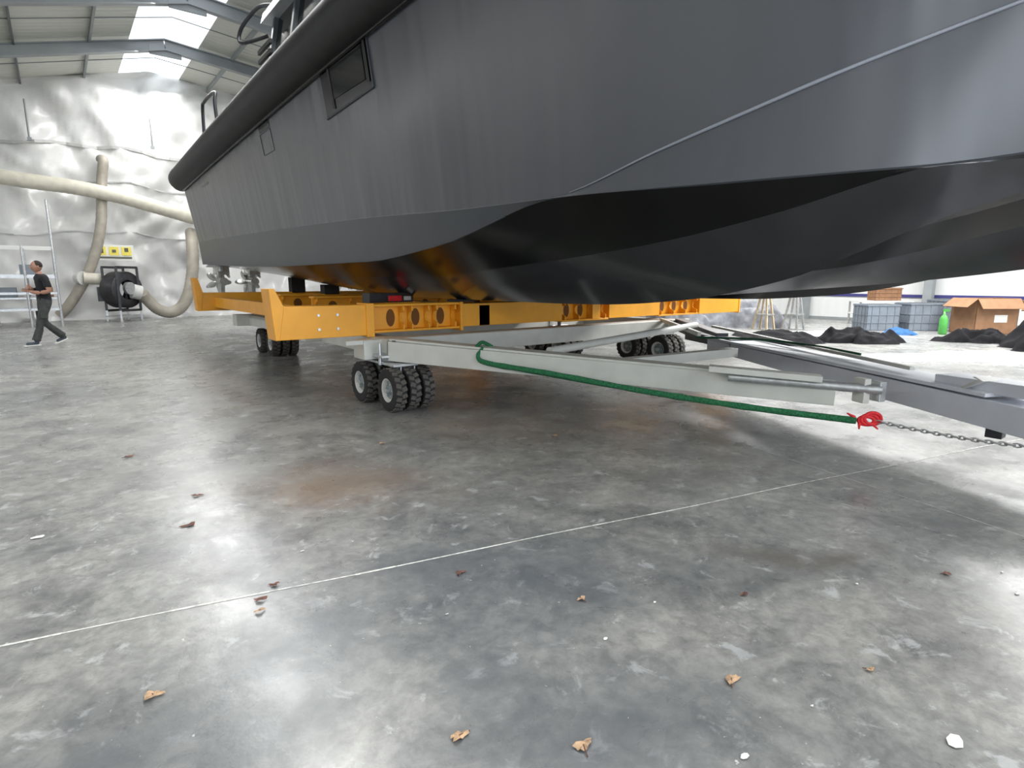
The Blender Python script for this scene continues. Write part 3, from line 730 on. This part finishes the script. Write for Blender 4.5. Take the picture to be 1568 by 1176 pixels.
for (x,y),s in [((2.10,.395),.05),((-.235,4.10),.05),((1.516,.776),.025),((1.62,1.45),.015),((2.9,1.0),.015),((1.2,2.0),.012),((.9,3.0),.015),((2.0,1.5),.012),((1.9,.75),.01),((3.4,.5),.02),((3.6,.6),.015)]:
    n=7; pts=[(x+s*.6*math.cos(6.28*i/n)*(1+.4*random.random()),y+s*.35*math.sin(6.28*i/n)*(1+.4*random.random()),.003+.005*random.random()) for i in range(n)]
    o.add([(x,y,.008)]+pts,[(0,1+i,1+(i+1)%n) for i in range(n)],'bit')
o.build()

# ---------------------------------------------------------------- man walking
def make_man(loc,rot):
    J={};E=[];Rr={}
    def j(n,p,r,par=None,ry=None):
        J[n]=Vector(p);Rr[n]=(r,ry or r)
        if par: E.append((par,n))
    j('pel',(0,0,.98),.16,None,.125); j('sp',(0,.0,1.14),.155,'pel',.125); j('ch',(0,-.01,1.34),.18,'sp',.135); j('ck',(0,0,1.47),.12,'ch',.095)
    j('nk',(0,.02,1.54),.06,'ck'); j('nk2',(0,.035,1.62),.056,'nk')
    for s,sg in(('L',-1),('R',1)):
        j('sh'+s,(.20*sg,0,1.45),.078,'ck')
    j('elL',(-.28,-.03,1.17),.052,'shL'); j('faL',(-.16,.14,1.14),.047,'elL'); j('wrL',(-.02,.24,1.17),.033,'faL')
    j('elR',(.28,-.05,1.18),.052,'shR'); j('faR',(.16,.12,1.20),.047,'elR'); j('wrR',(.03,.22,1.25),.033,'faR')
    j('hipL',(-.10,0,.90),.115,'pel'); j('knL',(-.11,.16,.52),.08,'hipL'); j('cfL',(-.11,.18,.38),.073,'knL'); j('anL',(-.11,.28,.11),.048,'cfL'); j('heL',(-.11,.25,.055),.047,'anL'); j('toL',(-.12,.47,.05),.04,'heL')
    j('hipR',(.10,0,.90),.115,'pel'); j('knR',(.12,.02,.50),.08,'hipR'); j('cfR',(.13,-.09,.38),.073,'knR'); j('anR',(.14,-.31,.16),.048,'cfR'); j('heR',(.14,-.35,.12),.047,'anR'); j('toR',(.15,-.17,.045),.04,'heR')
    names=list(J); idx={n:i for i,n in enumerate(names)}
    me=bpy.data.meshes.new('body'); me.from_pydata([J[n] for n in names],[(idx[a],idx[b]) for a,b in E],[])
    ob=bpy.data.objects.new('body',me); S.collection.objects.link(ob)
    m=ob.modifiers.new('skin','SKIN'); m.use_smooth_shade=True
    for n in names:
        sv=me.skin_vertices[0].data[idx[n]]; sv.radius=Rr[n]; sv.use_root=(n=='pel')
    ss=ob.modifiers.new('sub','SUBSURF'); ss.levels=2; ss.render_levels=2
    bpy.context.view_layer.update()
    dg=bpy.context.evaluated_depsgraph_get(); me2=bpy.data.meshes.new_from_object(ob.evaluated_get(dg))
    bpy.data.objects.remove(ob)
    body=bpy.data.objects.new('body',me2); S.collection.objects.link(body)
    me2.materials.clear()
    for k in('shirt','trous','skin','shoe'): me2.materials.append(M[k])
    for p in me2.polygons:
        c=p.center; p.use_smooth=True
        if c.z<.125 and not(c.y<-.25 and c.z>.16): k=3
        elif c.z<1.0: k=1
        elif c.z>1.545: k=2
        else:
            k=0
            if c.y>.13 and c.z<1.32 and abs(c.x)<.25: k=2
            if abs(c.x)>.225 and c.z<1.27: k=2
        p.material_index=k
    def hand(wr,dirv,up,sg):
        d=Vector(dirv).normalized(); u=Vector(up).normalized(); s=d.cross(u).normalized()
        V=[wr,wr+d*.05,wr+d*.085];Ed=[(0,1),(1,2)];rad=[(.03,.02),(.04,.018),(.04,.016)]
        for fi,(off,ln) in enumerate(((-.03,.068),(-.01,.078),(.01,.072),(.03,.058))):
            b=len(V); base=wr+d*.085+u*off
            V+= [base,base+d*ln*.5+s*.008*sg,base+d*ln*.8+s*.03*sg,base+d*ln*.85+s*.05*sg]; Ed+=[(2,b),(b,b+1),(b+1,b+2),(b+2,b+3)]
            rad+=[(.010,.010),(.0095,.0095),(.0085,.0085),(.008,.008)]
        b=len(V); V+=[wr+d*.03+u*.035,wr+d*.06+u*.06+s*.01*sg,wr+d*.085+u*.068+s*.02*sg]; Ed+=[(1,b),(b,b+1),(b+1,b+2)]; rad+=[(.013,.013),(.011,.011),(.009,.009)]
        mm=bpy.data.meshes.new('hand'); mm.from_pydata(V,Ed,[]); oo=bpy.data.objects.new('hand',mm); S.collection.objects.link(oo)
        oo.modifiers.new('skin','SKIN'); 
        for i,r in enumerate(rad): mm.skin_vertices[0].data[i].radius=r; mm.skin_vertices[0].data[i].use_root=(i==0)
        q=oo.modifiers.new('s','SUBSURF'); q.levels=q.render_levels=1
        mm.materials.append(M['skin']); return oo
    parts=[body,hand(J['wrL'],(.75,.3,.2),(0,-.1,1),-1),hand(J['wrR'],(-.8,.25,.1),(0,-.1,1),1)]
    h=MB('head'); hc=Vector((0,.055,1.70))
    def hf(p):
        q=p.copy()
        if q.z<0: q.x*=1-.28*(-q.z); q.y=q.y*(1-.12*(-q.z))+.10*(-q.z)
        if q.y<0: q.y*=1.08
        return q
    h.ell(hc,(.08,.1,.124),'skin',24,fn=hf)
    h.ell(hc+Vector((0,-.016,.026)),(.083,.099,.106),'hair',24,fn=lambda p: Vector((p.x,min(p.y,.55),max(p.z,-.35))))
    h.prism([hc+Vector((-.013,.088,-.035)),hc+Vector((.013,.088,-.035)),hc+Vector((0,.128,-.03)),],(0,-.012,.055),'skin')
    h.ell(hc+Vector((0,.112,-.026)),(.014,.016,.012),'skin',10)
    for sx in(-1,1):
        h.ell(hc+Vector((sx*.03,.086,.008)),(.013,.009,.007),'signw',8); h.ell(hc+Vector((sx*.03,.092,.008)),(.006,.005,.006),'eye',8)
        h.beam(hc+Vector((sx*.016,.094,.026)),hc+Vector((sx*.046,.084,.028)),.006,.006,'hair')
        h.ell(hc+Vector((sx*.079,-.005,-.005)),(.012,.02,.032),'skin',10)
    h.ell(hc+Vector((0,.093,-.058)),(.024,.01,.007),'lip',10)
    parts.append(h.build())
    c=MB('clothing_details')
    c.lathe((0,.025,1.535),(0,.1,1),[(.07,-.01),(.066,.01)],'shirt',20)
    for n1,n2 in(('shL','elL'),('shR','elR')):
        a,b=J[n1],J[n2]; p=a.lerp(b,.25);q=a.lerp(b,.68); c.cyl(p,q,.07,'shirt',16)
    for n1,n2 in(('cfL','anL'),('cfR','anR')):
        a,b=J[n1],J[n2]; c.cyl(a.lerp(b,.05),a.lerp(b,.98),.072,'trous',16,.078)
    c.box((.20,.05,.66),(.03,.13,.17),'trous'); c.box((-.20,.1,.68),(.03,.13,.17),'trous')
    for n1,n2 in(('heL','toL'),('heR','toR')):
        a,b=J[n1],J[n2]; dd=(b-a).normalized()
        c.beam(a-dd*.04+Vector((0,0,-.035)),b+dd*.04+Vector((0,0,-.03)),.09,.025,'signw')
    parts.append(c.build())
    e=bpy.data.objects.new('walking_man',None); S.collection.objects.link(e)
    for p in parts: p.parent=e
    e.location=loc; e.rotation_euler=(0,0,rot); e.scale=(1.03,1.03,1.03)
    return e
make_man((-.24,16.9,.0),1.9)

# ---------------------------------------------------------------- lights
def area(name,loc,sx,sy,power,rot=(0,0,0),col=(1,1,1)):
    l=bpy.data.lights.new(name,'AREA'); l.shape='RECTANGLE'; l.size=sx; l.size_y=sy; l.energy=power; l.color=col
    o=bpy.data.objects.new(name,l); o.location=loc; o.rotation_euler=rot; S.collection.objects.link(o); return o
area('left_fill_lamp',(3.6,5.5,8.5),1.7,42,2800,col=(1,.995,.98))
area('left_fill_lamp',(-8.2,5.5,5.9),1.5,42,1600,col=(1,.99,.97))  # added fill lamp under the unseen left roof strip
rl=area('left_fill_lamp',(17.2,3.0,7.3),2.4,18,4200,col=(1,.995,.98))
rl.rotation_euler=(0,math.radians(25),0)
area('door_fill_light',(3,YF+.3,3.4),20,6.2,1500,rot=(math.radians(90),0,0),col=(.82,.9,1))  # added bluish fill lamp in the unseen door opening
w=bpy.data.worlds.new('world'); S.world=w; w.use_nodes=True
w.node_tree.nodes['Background'].inputs['Color'].default_value=(.86,.93,1,1); w.node_tree.nodes['Background'].inputs['Strength'].default_value=1.0

cd=bpy.data.cameras.new('camera'); cd.sensor_width=36; cd.lens=20.25; cd.clip_end=300
co=bpy.data.objects.new('camera',cd); co.location=(0,0,1.45); co.rotation_euler=(math.radians(90)-math.atan(162/900),0,math.radians(-38))
S.collection.objects.link(co); S.camera=co
